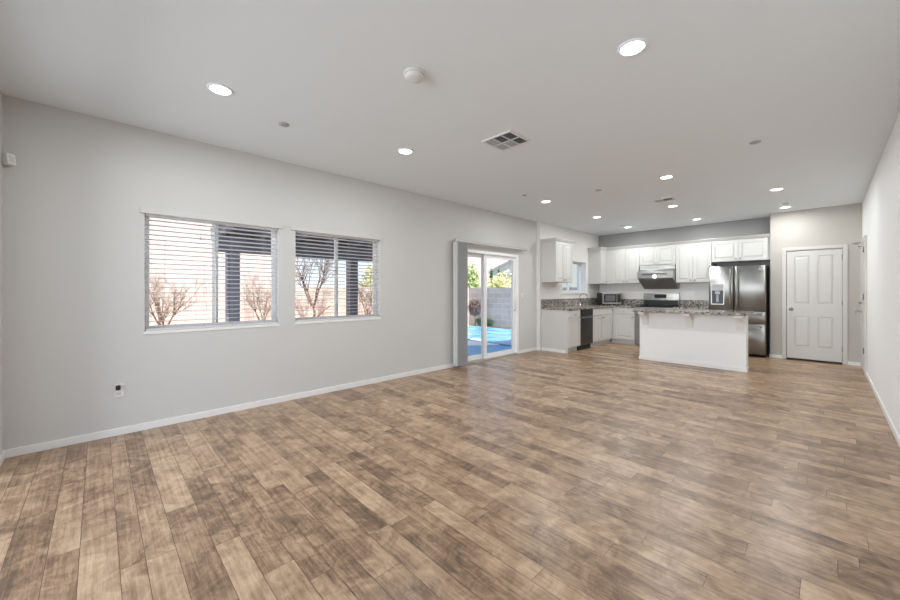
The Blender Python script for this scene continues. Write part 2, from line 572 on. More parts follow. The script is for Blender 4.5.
def blind(w, label, yv0, yv1):
    y0, y1, z0, z1 = w
    r = empty('window_blind', (-.035, (y0 + y1) / 2, z0), label, 'blind', 'slatted window blinds')
    ya, yb = y0 + .008, y1 - .008
    mb = MB(); zz = z0 + .045; tilt = math.radians(-6)
    while zz < z1 - .06:
        mx = Matrix.Translation((-.035, 0, zz)) @ Matrix.Rotation(tilt, 4, 'Y')
        mb.box(-.025, 0, ya, yb, -.0014, .0014, 0, mx @ Matrix.Rotation(math.radians(5), 4, 'Y'))
        mb.box(0, .025, ya, yb, -.0014, .0014, 0, mx @ Matrix.Rotation(math.radians(-5), 4, 'Y'))
        zz += .0445
    mb.build('slats', M['slat'], r)
    MB().box(-.06, -.01, ya, yb, z0 + .004, z0 + .026).build('bottom_rail', M['slat'], r, .004)
    MB().box(-.065, -.008, ya, yb, z1 - .05, z1 - .002).build('headrail', M['slat'], r, .002)
    mb = MB()
    for yy in (ya + .14, (ya + yb) / 2 - .12, (ya + yb) / 2 + .12, yb - .14):
        for xx in (-.062, -.009): mb.tube([(xx, yy, z0 + .02), (xx, yy, z1 - .05)], .0013, 5)
    mb.build('ladder_cord', M['louver'], r)
    mb = MB()
    mb.tube([(-.004, ya + .42, z1 - .05), (-.003, ya + .42, z1 - .20)], .0016, 6)
    mb.lathe([(.004, 0), (.009, .004), (.006, .03), (.002, .036)], (-.003, ya + .42, z1 - .235))
    mb.build('pull_cord', M['rail'], r)
    mb = MB(); mb.box(.010, .018, yv0, yv1, 1.968, 2.022); mb.box(0, .010, yv0, yv0 + .010, 1.968, 2.022); mb.box(0, .010, yv1 - .010, yv1, 1.968, 2.022)
    mb.box(0.0, .010, yv0 + .010, yv1 - .010, 2.014, 2.022)
    mb.build('valance', M['valance'], r, .003)
    return r
blind(W1, 'white horizontal slat blind over the window nearest the camera', .268, 1.492)
blind(W2, 'white horizontal slat blind over the window closer to the glass door', 1.60, 2.835)

# kitchen window
def kitchen_window(w):
    y0, y1, z0, z1 = w
    r = empty('window_3', (-.1, (y0 + y1) / 2, z0), 'small white window above the kitchen sink counter', None, None, 'structure')
    fw = .045; mb = MB()
    mb.box(-.13, -.07, y0, y0 + fw, z0, z1); mb.box(-.13, -.07, y1 - fw, y1, z0, z1)
    mb.box(-.13, -.07, y0 + fw, y1 - fw, z0, z0 + fw); mb.box(-.13, -.07, y0 + fw, y1 - fw, z1 - fw, z1)
    ym = (y0 + y1) / 2
    mb.box(-.12, -.08, ym - .03, ym + .03, z0 + fw, z1 - fw)
    mb.build('window_frame', M['vinyl'], r, .003)
    MB().box(-.102, -.098, y0 + fw, ym - .03, z0 + fw, z1 - fw).build('pane', M['glass'], r)
    MB().box(-.102, -.098, ym + .03, y1 - fw, z0 + fw, z1 - fw).build('pane', M['glass'], r)
    MB().box(-.069, XK + .002, y1 - .006, y1 - .0005, z0, z1).build('bright_reveal_strip', M['vinyl'], r)  # added white strip, paints the reveal as brightly lit
    MB().box(-.07, XK + .03, y0 - .01, y1 + .01, z0 - .035, z0).build('window_sill', M['trim'], r, .004)
kitchen_window(KW)

# sliding glass door
def slider():
    y0, y1, z0, z1 = SD
    r = empty('door_1', (-.06, (y0 + y1) / 2, 0), 'white framed sliding glass door opening to the patio', None, None, 'structure')
    fw = .05; mb = MB()
    mb.box(-.14, .004, y0, y0 + fw, 0, z1); mb.box(-.14, .004, y1 - fw, y1, 0, z1)
    mb.box(-.14, .004, y0 + fw, y1 - fw, z1 - fw, z1)
    mb.build('door_frame', M['vinyl'], r, .003)
    MB().box(-.15, .012, y0 + fw, y1 - fw, -.005, .022).build('threshold', M['rail'], r, .003)
    ym = 5.115
    for nm, a, b_, xs in (('fixed_panel', y0 + fw, ym + .035, -.125), ('sliding_panel', ym - .035, y1 - fw, -.075)):
        s_ = .07; t_ = .035; mb = MB()
        mb.box(xs, xs + t_, a, a + s_, .022, z1 - fw); mb.box(xs, xs + t_, b_ - s_, b_, .022, z1 - fw)
        mb.box(xs, xs + t_, a + s_, b_ - s_, .022, .105); mb.box(xs, xs + t_, a + s_, b_ - s_, z1 - fw - .06, z1 - fw)
        p = mb.build(nm, M['vinyl'], r, .003)
        MB().box(xs + .014, xs + .02, a + s_, b_ - s_, .105, z1 - fw - .06).build('pane', M['glass'], p)
        if nm == 'sliding_panel':
            yh = b_ - .035; mb = MB()
            mb.box(xs + t_, xs + t_ + .008, yh - .018, yh + .018, .86, 1.12)
            mb.tube([(xs + t_ + .005, yh, .90), (xs + t_ + .04, yh, .92), (xs + t_ + .045, yh, .99), (xs + t_ + .04, yh, 1.06), (xs + t_ + .005, yh, 1.08)], .009, 8)
            h_ = mb.build('door_handle', M['vinyl'], p, 0)
            MB().box(xs + t_ + .008, xs + t_ + .016, yh - .008, yh + .008, .865, .89).build('lock_lever', M['hinge'], p, .002)
slider()

# vertical blind
def vertical_blind():
    r = empty('vertical_blind', (.09, 4.20, .03), 'grey vertical blind stacked open beside the sliding glass door', 'blind')
    mb = MB(); mb.box(.062, .118, 4.18, 6.22, 2.075, 2.115)
    mb.build('headrail', M['rail'], r, .004)
    mb = MB()
    for yy in (4.30, 5.2, 6.1):
        mb = MB(); mb.box(0, .09, yy - .015, yy + .015, 2.113, 2.121); mb.box(0, .004, yy - .015, yy + .015, 2.10, 2.15)
        mb.build('bracket', M['rail'], r, .001)
    for i in range(11):
        yy = 4.20 + i * .0235
        mx = Matrix.Translation((.09, yy, 0)) @ Matrix.Rotation(math.radians(14 + (i * 37 % 11 - 5)), 4, 'Z')
        mb = MB()
        n = 6
        for k_ in range(n):
            u0 = -.0445 + .089 * k_ / n; u1 = u0 + .089 / n
            c0 = .006 * (1 - (u0 / .0445) ** 2); c1 = .006 * (1 - (u1 / .0445) ** 2)
            b_ = len(mb.v)
            for (u, c_) in ((u0, c0), (u1, c1)):
                for d in (0, .0016):
                    for z_ in (.035, 2.075): mb.v.append(mx @ Vector((u, c_ + d, z_)))
            q = b_
            for f_ in ((0,1,5,4),(2,6,7,3),(1,3,7,5),(0,4,6,2)): mb.face([q + t_ for t_ in f_], 0, False)
            if k_ == 0: mb.face([q, q+2, q+3, q+1])
            if k_ == n - 1: mb.face([q+4, q+5, q+7, q+6])
        mb.build('vane', M['vane'], r)
vertical_blind()

# ------------------------------------------------------------------ panel doors of the room
def panel_door_mesh(face, plane, a0, a1, z0, z1, t, panels):
    # stiles and rails around recessed panels with a raised field; d = 0 is the back face
    mb = MB()
    xs = sorted({a0, a1} | {p[0] for p in panels} | {p[1] for p in panels})
    zs = sorted({z0, z1} | {p[2] for p in panels} | {p[3] for p in panels})
    for i in range(len(xs) - 1):
        for j in range(len(zs) - 1):
            cx_, cz_ = (xs[i] + xs[i+1]) / 2, (zs[j] + zs[j+1]) / 2
            inp = any(p[0] < cx_ < p[1] and p[2] < cz_ < p[3] for p in panels)
            mb.fbox(face, xs[i], xs[i+1], zs[j], zs[j+1], 0, t - (.011 if inp else 0), plane)
    for p in panels:
        g = .028
        A = (p[0] + .006, p[1] - .006, p[2] + .006, p[3] - .006); B = (A[0] + g, A[1] - g, A[2] + g, A[3] - g)
        b = len(mb.v)
        for (q, d) in ((A, t - .011), (B, t - .002)):
            for (a, z) in ((q[0], q[2]), (q[1], q[2]), (q[1], q[3]), (q[0], q[3])):
                mb.v.append(Vector((a, plane - d, z)) if face == 'y-' else Vector((plane + d, a, z)) if face == 'x+' else Vector((plane - d, a, z)))
        for i in range(4):
            j = (i + 1) % 4
            mb.face([b + i, b + j, b + 4 + j, b + 4 + i])
        mb.face([b + 4, b + 5, b + 6, b + 7])
    return mb

def lever_set(face, plane, a, z, parent, name='door_knob'):
    mb = MB()
    if face == 'y-':
        mb.lathe([(.030, 0), (.030, -.006), (.012, -.010), (.012, -.035), (.024, -.042), (.028, -.055), (.022, -.068), (.004, -.072)], (a, plane, z), 'y', 20)
    else:
        mb.lathe([(.030, 0), (.030, -.006), (.012, -.010), (.012, -.035), (.024, -.042), (.028, -.055), (.022, -.068), (.004, -.072)], (plane, a, z), 'x', 20)
    return mb.build(name, M['nickel'], parent)

def pantry_door():
    a0, a1, z0, z1 = PD
    r = empty('door_2', ((a0 + a1) / 2, YP, 0), 'white four panel door beside the refrigerator', None, None, 'structure')
    pn = []
    for (u0, u1) in ((a0 + .10, a0 + .305), (a0 + .405, a0 + .60)):
        pn += [(u0, u1, 1.03, 1.90), (u0, u1, .25, .80)]
    panel_door_mesh('y-', YP + .04, a0, a1, .03, z1, .036, pn).build('door_slab', M['door'], r)
    lever_set('y-', YP + .004, a0 + .06, .93, r)
    mb = MB()
    mb.box(a0 - .065, a0 - .008, YP - .016, YP, 0, z1 + .065); mb.box(a1 + .008, a1 + .065, YP - .016, YP, 0, z1 + .065)
    mb.box(a0 - .008, a1 + .008, YP - .016, YP, z1 + .008, z1 + .065)
    mb.box(a0 - .02, a0 - .004, YP, YP + .11, 0, z1 + .02); mb.box(a1 + .004, a1 + .02, YP, YP + .11, 0, z1 + .02); mb.box(a0 - .004, a1 + .004, YP, YP + .11, z1 + .004, z1 + .02)
    mb.build('door_casing', M['casing'], r, .004)
    for zz in (.22, 1.02, 1.80):
        MB().tube([(a1 + .004, YP - .006, zz), (a1 + .004, YP - .006, zz + .09)], .007, 8).build('hinge', M['hinge'], r)
pantry_door()

def side_door():
    a0, a1, z1 = 8.24, 9.04, 2.03
    r = empty('door_3', (RW, (a0 + a1) / 2, 0), 'white door in the right wall with knob and deadbolt', None, None, 'structure')
    pn = []
    for (u0, u1) in ((a0 + .11, a0 + .35), (a0 + .45, a0 + .69)):
        pn += [(u0, u1, 1.03, 1.90), (u0, u1, .25, .80)]
    panel_door_mesh('x-', RW + .002, a0, a1, .018, z1, .010, []).build('door_slab', M['door'], r)
    panel_door_mesh('x-', RW - .008, a0, a1, .018, z1, .012, pn).build('door_face', M['door'], r)
    mb = MB()
    mb.box(RW - .026, RW, a0 - .065, a0 - .004, 0, z1 + .06); mb.box(RW - .026, RW, a1 + .004, a1 + .065, 0, z1 + .06); mb.box(RW - .026, RW, a0 - .004, a1 + .004, z1 + .004, z1 + .06)
    mb.build('door_casing', M['casing'], r, .004)
    lever_set('x-', RW - .02, 8.97, .93, r)
    mb = MB(); mb.lathe([(.032, 0), (.032, -.012), (.026, -.02), (.010, -.022), (.010, -.036)], (RW - .02, 8.97, 1.08), 'x', 20)
    mb.build('deadbolt', M['nickel'], r)
    for zz in (.32, 1.13, 1.84):
        MB().tube([(RW - .032, a0 + .001, zz), (RW - .032, a0 + .001, zz + .09)], .008, 8).build('hinge', M['hinge'], r)
    mb = MB(); mb.box(RW - .06, RW - .02, 8.62, 8.86, 1.975, 2.01); mb.tube([(RW - .05, 8.70, 2.0), (RW - .13, 8.85, 2.03), (RW - .03, 8.99, 2.06)], .006, 6)
    mb.build('door_closer', M['nickel'], r, 0)
side_door()

# ================================================================== ceiling fittings
def downlight(x, y, label):
    global _dl
    if _dl is None:
        r = empty('recessed_light', (x, y, H), label, 'ceiling light', 'lit recessed ceiling lights')
        MB().lathe([(.066, -.001), (.068, -.008), (.076, -.008), (.084, -.004), (.085, 0), (.066, 0)], (x, y, H), 'z', 32).build('trim_ring', M['ceiling'], r)
        MB().lathe([(.065, 0), (.065, -.006), (.050, -.011), (.03, -.014), (.002, -.015)], (x, y, H), 'z', 32).build('lens', M['lens'], r)
        ld = bpy.data.lights.new('downlight_lamp', 'AREA')
        ld.shape = 'DISK'; ld.size = .15; ld.energy = LAMP_W; ld.color = LAMP_COL; ld.spread = PI
        lo = bpy.data.objects.new('downlight_lamp', ld); C.objects.link(lo)
        lo.parent = r; lo.location = (0, 0, -.018)
        _dl = r
        return r
    c = copy_tree(_dl); c.location = (x, y, H); c['label'] = label
    return c
_dl = None
for x, y, lab in (
    (1.22, .64, 'lit recessed ceiling light above the window nearest the camera'),
    (3.49, 2.33, 'largest lit recessed ceiling light, nearest the camera by the right wall'),
    (1.22, 2.33, 'lit recessed ceiling light between the smoke detector and the left wall'),
    (1.10, 5.30, 'lit recessed ceiling light in front of the sliding glass door'),
    (2.87, 5.29, 'lit recessed ceiling light over the floor ahead of the island'),
    (1.13, 7.15, 'lit recessed ceiling light above the sink counter run, by its near end'),
    (2.46, 7.16, 'lit recessed ceiling light directly above the kitchen island, beside the small vent'),
    (3.81, 7.07, 'lit recessed ceiling light right of the island, second from the pantry door'),
    (1.13, 8.78, 'lit recessed ceiling light in the kitchen corner above the microwave'),
    (2.47, 8.82, 'lit recessed ceiling light in front of the cabinets between hood and refrigerator'),
    (3.81, 8.68, 'lit recessed ceiling light right in front of the white four panel door')):
    downlight(x, y, lab)

mb = MB()
r = empty('smoke_detector', (2.36, 1.545, H), 'white round smoke detector on the ceiling, unlit', 'smoke detector')
MB().lathe([(.074, 0), (.074, -.010), (.068, -.012)], (2.36, 1.545, H), 'z', 32).build('base_plate', M['plate'], r)
MB().lathe([(.066, -.011), (.064, -.03), (.055, -.038), (.02, -.042), (.002, -.042)], (2.36, 1.545, H), 'z', 32).build('cover', M['plate'], r)

_sp = None
for x, y, rad, lab in ((.97, 1.18, .042, 'small white sprinkler cover in the ceiling above the nearest window'),
                  (1.08, 4.71, .036, 'small sprinkler cover in the ceiling near the sliding glass door'),
                  (1.99, 5.26, .045, 'small sprinkler cover midway between two ceiling lights before the kitchen'),
                  (3.82, 4.68, .048, 'white sprinkler cover in the open ceiling well ahead of the pantry door'),
                  (1.11, 8.48, .04, 'small sprinkler cover beside the corner kitchen ceiling light'),
                  (3.83, 8.33, .045, 'small sprinkler cover beside the ceiling light at the pantry door')):
    o = MB().lathe([(rad, 0), (rad, -.004), (rad * .88, -.010), (.002, -.011)], (x, y, H), 'z', 24).build('sprinkler_cover', M['louver'], None, origin=(x, y, H))
    tag(o, lab, 'sprinkler', 'ceiling sprinkler covers')

def vent(cx_, cy_, wx, wy, nx, ny, label):
    r = empty('ceiling_vent', (cx_, cy_, H), label, 'vent', 'square ceiling vents')
    x0, x1, y0, y1 = cx_ - wx/2, cx_ + wx/2, cy_ - wy/2, cy_ + wy/2
    MB().box(x0 + .01, x1 - .01, y0 + .01, y1 - .01, H - .002, H - .0005).build('backing', M['dark'], r)
    fw = .022; mb = MB()
    mb.box(x0, x1, y0, y0 + fw, H - .012, H); mb.box(x0, x1, y1 - fw, y1, H - .012, H)
    mb.box(x0, x0 + fw, y0 + fw, y1 - fw, H - .012, H); mb.box(x1 - fw, x1, y0 + fw, y1 - fw, H - .012, H)
    cw, ch = (x1 - x0 - 2*fw) / nx, (y1 - y0 - 2*fw) / ny
    for i in range(1, nx): mb.box(x0 + fw + i*cw - .006, x0 + fw + i*cw + .006, y0 + fw, y1 - fw, H - .011, H)
    for j in range(1, ny): mb.box(x0 + fw, x1 - fw, y0 + fw + j*ch - .006, y0 + fw + j*ch + .006, H - .011, H)
    mb.build('frame', M['plate'], r, .002)
    dirs = {(0, 0): 'B', (1, 0): 'A', (2, 0): 'A', (0, 1): 'B', (1, 1): 'B', (2, 1): 'A'}
    for i in range(nx):
        for j in range(ny):
            mb = MB(); a0 = x0 + fw + i*cw + .006; b0 = y0 + fw + j*ch + .006; L = cw - .012; K = ch - .012
            steps = 7
            for s_ in range(steps):
                c_ = (s_ + .5) / steps
                if dirs.get((i, j), 'A') == 'A':   # blades that face the living area
                    mx = Matrix.Translation((a0, b0 + K * c_, H - .006)) @ Matrix.Rotation(math.radians(38), 4, 'X')
                    mb.box(0, L, -.008, .008, -.0006, .0006, 0, mx)
                else:                              # blades turned the other way
                    mx = Matrix.Translation((a0, b0 + K * c_, H - .006)) @ Matrix.Rotation(math.radians(-50), 4, 'X')
                    mb.box(0, L, -.006, .006, -.0006, .0006, 0, mx)
            mb.build('louver', M['louver'], r)
vent(2.12, 2.885, .35, .345, 3, 2, 'large white ceiling vent with six louvered squares')
vent(2.48, 6.56, .30, .20, 2, 1, 'small white ceiling vent above the kitchen island')

# wall fittings
mb = MB()
r = empty('motion_sensor', (.045, YN + .045, 2.185), 'white motion sensor high in the corner of the near wall', 'motion sensor')
mxs = Matrix.Translation((.033, YN + .033, 2.25)) @ Matrix.Scale(.82, 4) @ Matrix.Rotation(math.radians(-45), 4, 'Z') @ Matrix.Rotation(math.radians(8), 4, 'X')
MB().box(-.034, .034, -.03, .03, -.052, .052, 0, mxs).build('housing', M['plate'], r, .009)
MB().box(-.022, .022, .030, .034, -.03, .03, 0, mxs).build('sensor_window', M['valance'], r, .001)

r = empty('wall_outlet', (0, .128, .335), 'white wall outlet with a black plug, low on the left wall', 'outlet')
MB().box(0, .006, .093, .163, .333, .447).build('cover_plate', M['plate'], r, .002)
mb = MB()
for zz in (.362, .412): mb.box(.006, .0085, .111, .145, zz - .016, zz + .016)
mb.build('socket', M['plate'], r, .002)
mb = MB()
for yy in (.121, .134): mb.box(.0086, .0092, yy - .0015, yy + .0015, .357, .369)
mb.build('slot', M['black'], r)
MB().box(.0085, .035, .105, .137, .398, .438).build('plug', M['black'], r, .005)

o = MB().box(0, .012, 6.19, 6.25, 1.13, 1.22).build('light_switch', M['plate'], None, .003)
# the rocker belongs to the switch
tag(o, 'small white light switch on the wall beside the sliding glass door', 'light switch')
MB().box(.012, .016, 6.205, 6.235, 1.15, 1.20).build('rocker', M['valance'], o, .001)

# ================================================================== kitchen
def knob(parent, face, plane, a, z):
    mb = MB(); prof = [(.006, 0), (.006, .012), (.014, .017), (.016, .024), (.010, .030), (.001, .031)]
    if face == 'y-': mb.lathe([(r_, -h) for r_, h in prof], (a, plane, z), 'y', 14)
    else: mb.lathe(prof, (plane, a, z), 'x', 14)
    return mb.build('knob', M['nickel'], parent)

def cab_door(parent, face, plane, a0, a1, z0, z1, kn=None, name='door'):
    fw = min(.055, (z1 - z0) * .28, (a1 - a0) * .28)
    t = .02
    if z1 - z0 < .2:
        mb = MB().fbox(face, a0, a1, z0, z1, 0, t, plane)
        d = mb.build(name, M['cab'], parent, .004)
    else:
        d = panel_door_mesh(face, plane, a0, a1, z0, z1, t, [(a0 + fw, a1 - fw, z0 + fw, z1 - fw)]).build(name, M['cab'], parent)
    if kn: knob(d, face, plane - t if face == 'y-' else plane + t, kn[0], kn[1])
    return d

def upper(name_loc, x0, x1, y0, y1, z0, z1, face, doors, label, crown_sides):
    r = empty('wall_cabinet', name_loc, label, 'cabinet', 'white wall cabinets')
    MB().box(x0, x1, y0, y1, z0, z1).build('carcass', M['cab'], r, .002)
    plane = y0 if face == 'y-' else x1
    lo = (x0 if face == 'y-' else y0); hi = (x1 if face == 'y-' else y1)
    n = len(doors) - 1
    for i in range(n):
        a0, a1 = doors[i] + .003, doors[i+1] - .003
        side = a1 - .035 if (i % 2 == 0 and n > 1) or n == 1 else a0 + .035
        cab_door(r, face, plane, a0, a1, z0 + .012, z1 - .012, (side, z0 + .055))
    # crown moulding with an ogee profile on the visible sides
    mb = MB()
    cp = [(0, 0), (.006, 0), (.012, .012), (.018, .022), (.036, .042), (.040, .050), (.040, .056), (0, .056)]
    f0 = .02
    if 'front' in crown_sides:
        if face == 'y-': mb.prism([(plane - f0 - p + 0, z1 + q) for p, q in cp], 'x', lo - (.06 if 'lo' in crown_sides else 0), hi + (.06 if 'hi' in crown_sides else 0))
        else: mb.prism([(plane + f0 + p, z1 + q) for p, q in cp], 'y', lo - (.06 if 'lo' in crown_sides else 0), hi + (.06 if 'hi' in crown_sides else 0))
    if 'lo' in crown_sides and face == 'x+': mb.prism([(lo - f0 - p, z1 + q) for p, q in cp], 'x', x0, x1 + f0)
    if 'hi' in crown_sides and face == 'x+': mb.prism([(hi + f0 + p, z1 + q) for p, q in cp], 'x', x0, x1 + f0)
    mb.box(x0, x1 + (f0 if face == 'x+' else 0), y0 - (f0 if face == 'y-' else 0), y1, z1, z1 + .05)
    mb.build('crown_molding', M['cab'], r)
    return r
UZ0, UZ1 = 1.447, 2.305; UF = 9.29; G = .002
upper((.08, 6.80, UZ0), XK + G, .41, 6.79, 7.50, UZ0, UZ1, 'x+', [6.79, 7.145, 7.50], 'white wall cabinet hanging alone left of the kitchen window', ('front', 'lo', 'hi'))
upper((.08, 9.0, UZ0), XK + G, .41, 9.00, YK - G, UZ0, UZ1, 'x+', [9.02, 9.27], 'narrow white corner wall cabinet right of the kitchen window', ('front', 'lo'))
upper((.83, UF, UZ0), .413, 1.210, UF, YK - G, UZ0, UZ1, 'y-', [.565, .895, 1.210], 'white two door wall cabinet above the microwave', ('front',))
upper((1.59, UF, 1.87), 1.213, 1.972, UF, YK - G, 1.865, UZ1, 'y-', [1.213, 1.592, 1.972], 'short white wall cabinet above the range hood', ('front',))
upper((2.3, UF, UZ0), 1.975, 2.628, UF, YK - G, UZ0, UZ1, 'y-', [1.975, 2.30, 2.628], 'white wall cabinet between range hood and refrigerator', ('front',))
upper((3.09, UF, 1.87), 2.631, XP - .003, UF, YK - G, 1.865, UZ1, 'y-', [2.631, 3.075, 3.53], 'short wide white wall cabinet above the refrigerator', ('front',))

BF = .69; BY = 9.01; CT0, CT1 = .872, .912
def base(name_loc, x0, x1, y0, y1, face, units, label, toe=True):
    # units: list of (a0, a1, kind)
    r = empty('base_cabinet', name_loc, label, 'cabinet', 'white base cabinets')
    mb = MB(); mb.box(x0, x1, y0, y1, .105, CT0 - G)
    mb.build('carcass', M['cab'], r, .002)
    mb = MB()
    if face == 'x+': mb.box(x0, x1 - .06, y0, y1, 0, .105)
    else: mb.box(x0, x1, y0 + .06, y1, 0, .105)
    mb.build('toe_kick', M['cab'], r)
    plane = x1 if face == 'x+' else y0
    for a0, a1, kd in units:
        g = .004
        if kd == 'sink':
            am = (a0 + a1) / 2
            cab_door(r, face, plane, a0 + g, a1 - g, .715, CT0 - .012, None, 'drawer_front')
            cab_door(r, face, plane, a0 + g, am - .002, .118, .70, (am - .04, .655))
            cab_door(r, face, plane, am + .002, a1 - g, .118, .70, (am + .04, .655))
        else:
            cab_door(r, face, plane, a0 + g, a1 - g, .715, CT0 - .012, ((a0 + a1) / 2, .78), 'drawer')
            side = a1 - .045 if kd == 'R' else a0 + .045
            cab_door(r, face, plane, a0 + g, a1 - g, .118, .70, (side, .655))
    return r
r = base((BF, 7.05, 0), XK + G, BF, 6.812, 7.300, 'x+', [(6.822, 7.300, 'R')], 'white base cabinet with end panel left of the dishwasher')
MB().box(XK + .003, BF + .0, 6.798, 6.811, 0, CT0 - G).build('end_panel', M['cab'], r, .002)
MB().box(XK + .014, BF - .05, 6.786, 6.797, 0, .062).build('baseboard', M['trim'], r, .002)
base((BF, 8.4, 0), XK + G, BF, 7.893, 9.008, 'x+', [(7.893, 8.90, 'sink')], 'white sink base cabinet right of the dishwasher')
base((.95, BY, 0), XK + G, 1.208, 9.010, YK - G, 'y-', [(.735, 1.206, 'R')], 'white base cabinet between corner and range')
base((2.29, BY, 0), 1.982, 2.612, 9.010, YK - G, 'y-', [(1.984, 2.61, 'L')], 'white base cabinet behind the island, right of the range')

# countertops
r = empty('countertop', (.4, 8.2, CT0), 'speckled granite countertop in an L with the sink and microwave', 'countertop', 'speckled granite countertops')
mb = MB(); mb.prism([(XK + G, 6.785), (.725, 6.785), (.725, 8.975), (1.212, 8.975), (1.212, YK - G), (XK + G, YK - G)], 'z', CT0, CT1)
mb.build('slab', M['granite'], r, .005)
mb = MB(); mb.box(XK + G, XK + .022, 6.785, YK - G, CT1 + .0005, 1.085); mb.box(XK + .0225, 1.212, YK - .022, YK - G, CT1 + .0005, 1.06)
mb.build('backsplash', M['granite'], r, .002)
r = empty('countertop', (2.3, 9.3, CT0), 'speckled granite countertop between range and refrigerator', 'countertop', 'speckled granite countertops')
MB().box(1.978, 2.618, 8.975, YK - G, CT0, CT1).build('slab', M['granite'], r, .005)
MB().box(1.978, 2.618, YK - .022, YK - G, CT1 + .0005, 1.06).build('backsplash', M['granite'], r, .002)

MB().box(XK + .0225, 2.628, YK - .0065, YK - .002, 1.0605, 1.444).build('lightened_wall_panel', M['trim'], None)  # added white sheet, paints the wall under the cabinets as better lit
tag(bpy.data.objects['lightened_wall_panel'], 'added white panel lightening the wall between the granite and the wall cabinets', 'backsplash')
# faucet
r = empty('kitchen_faucet', (.20, 8.30, CT1), 'chrome kitchen faucet below the small window', 'faucet')
MB().lathe([(.028, 0), (.028, .006), (.018, .012), (.017, .07), (.014, .075)], (.20, 8.30, CT1), 'z', 18).build('base', M['chrome'], r)
pts = [(.20, 8.30, CT1 + .07)] + [(.20 + .10 - .10 * math.cos(a), 8.30, CT1 + .20 + .09 * math.sin(a)) for a in [PI * i / 10 for i in range(10)]] + [(.40, 8.30, CT1 + .15)]
MB().tube(pts, .011, 10).build('spout', M['chrome'], r)
MB().tube([(.20, 8.30, CT1 + .05), (.20, 8.35, CT1 + .075), (.21, 8.40, CT1 + .13)], .007, 8).build('handle', M['chrome'], r)
o = MB().lathe([(.018, 0), (.018, .03), (.008, .035), (.008, .09), (.012, .1), (.002, .105)], (.20, 8.12, CT1), 'z', 14).build('soap_dispenser', M['chrome'], None, origin=(.2, 8.12, CT1))
tag(o, 'small chrome soap dispenser on the counter left of the faucet', 'soap dispenser')

# outlets over the counters
for (fx, a, z, lab) in (('x', 7.62, 1.17, 'white outlet plate on the kitchen wall just above the granite, by the window'),
                        ('y', 2.30, 1.20, 'white outlet plate above the counter between range and refrigerator')):
    if fx == 'x':
        r = empty('wall_outlet', (XK, a, z - .057), lab, 'outlet'); MB().box(XK, XK + .006, a - .035, a + .035, z - .057, z + .057).build('cover_plate', M['plate'], r, .002)
        MB().box(XK + .006, XK + .008, a - .017, a + .017, z - .034, z + .034).build('socket', M['plate'], r, .001)
    else:
        r = empty('wall_outlet', (a, YK, z - .057), lab, 'outlet'); MB().box(a - .035, a + .035, YK - .012, YK - .0066, z - .057, z + .057).build('cover_plate', M['plate'], r, .002)
        MB().box(a - .017, a + .017, YK - .014, YK - .012, z - .034, z + .034).build('socket', M['plate'], r, .001)

# dishwasher
r = empty('dishwasher', (BF, 7.6, 0), 'dark stainless dishwasher between two white base cabinets', 'dishwasher')
MB().box(XK + .03, BF - .005, 7.304, 7.889, .105, CT0 - G).build('tub', M['black'], r)
MB().box(BF - .004, BF + .022, 7.306, 7.887, .11, .735).build('door', M['steel_dark'], r, .004)
MB().box(BF - .004, BF + .024, 7.306, 7.887, .742, CT0 - .008).build('control_panel', M['blackgloss'], r, .004)
mb = MB(); mb.tube([(BF + .05, 7.35, .70), (BF + .05, 7.845, .70)], .009, 10)
for yy in (7.38, 7.815): mb.tube([(BF + .02, yy, .70), (BF + .05, yy, .70)], .007, 8)
mb.build('handle', M['steel'], r)
MB().box(XK + .03, BF - .035, 7.306, 7.887, 0, .104).build('toe_panel', M['rubber'], r)

# microwave (in the corner, turned to the room)
r = empty('microwave', (.505, 9.24, CT1), 'stainless microwave with dark door standing in the counter corner', 'microwave')
def mw(b): return b
w2, d2 = .235, .165
MB().box(-w2, w2, -d2 + .018, d2, .034, .305).build('case', M['black'], r, .006, world=False)
MB().box(-w2, w2, -d2 - .006, -d2 + .017, .034, .305).build('front_frame', M['steel_flat'], r, .005, world=False)
dr = MB().box(-w2 + .03, w2 - .12, -d2 - .012, -d2 - .0065, .068, .275).build('door', M['blackgloss'], r, .002, world=False)
MB().box(-w2 + .065, w2 - .155, -d2 - .0135, -d2 - .0122, .10, .245).build('door_window', M['steel_dark'], dr, world=False)
MB().box(w2 - .105, w2 - .025, -d2 - .012, -d2 - .0065, .068, .275).build('control_panel', M['blackgloss'], r, .002, world=False)
for sx_ in (-1, 1):
    for sy_ in (-1, 1):
        MB().lathe([(.013, 0), (.016, .034)], (sx_ * (w2 - .05), sy_ * (d2 - .05), 0), 'z', 12).build('foot', M['rubber'], r, world=False)
r.rotation_euler = (0, 0, math.radians(47))

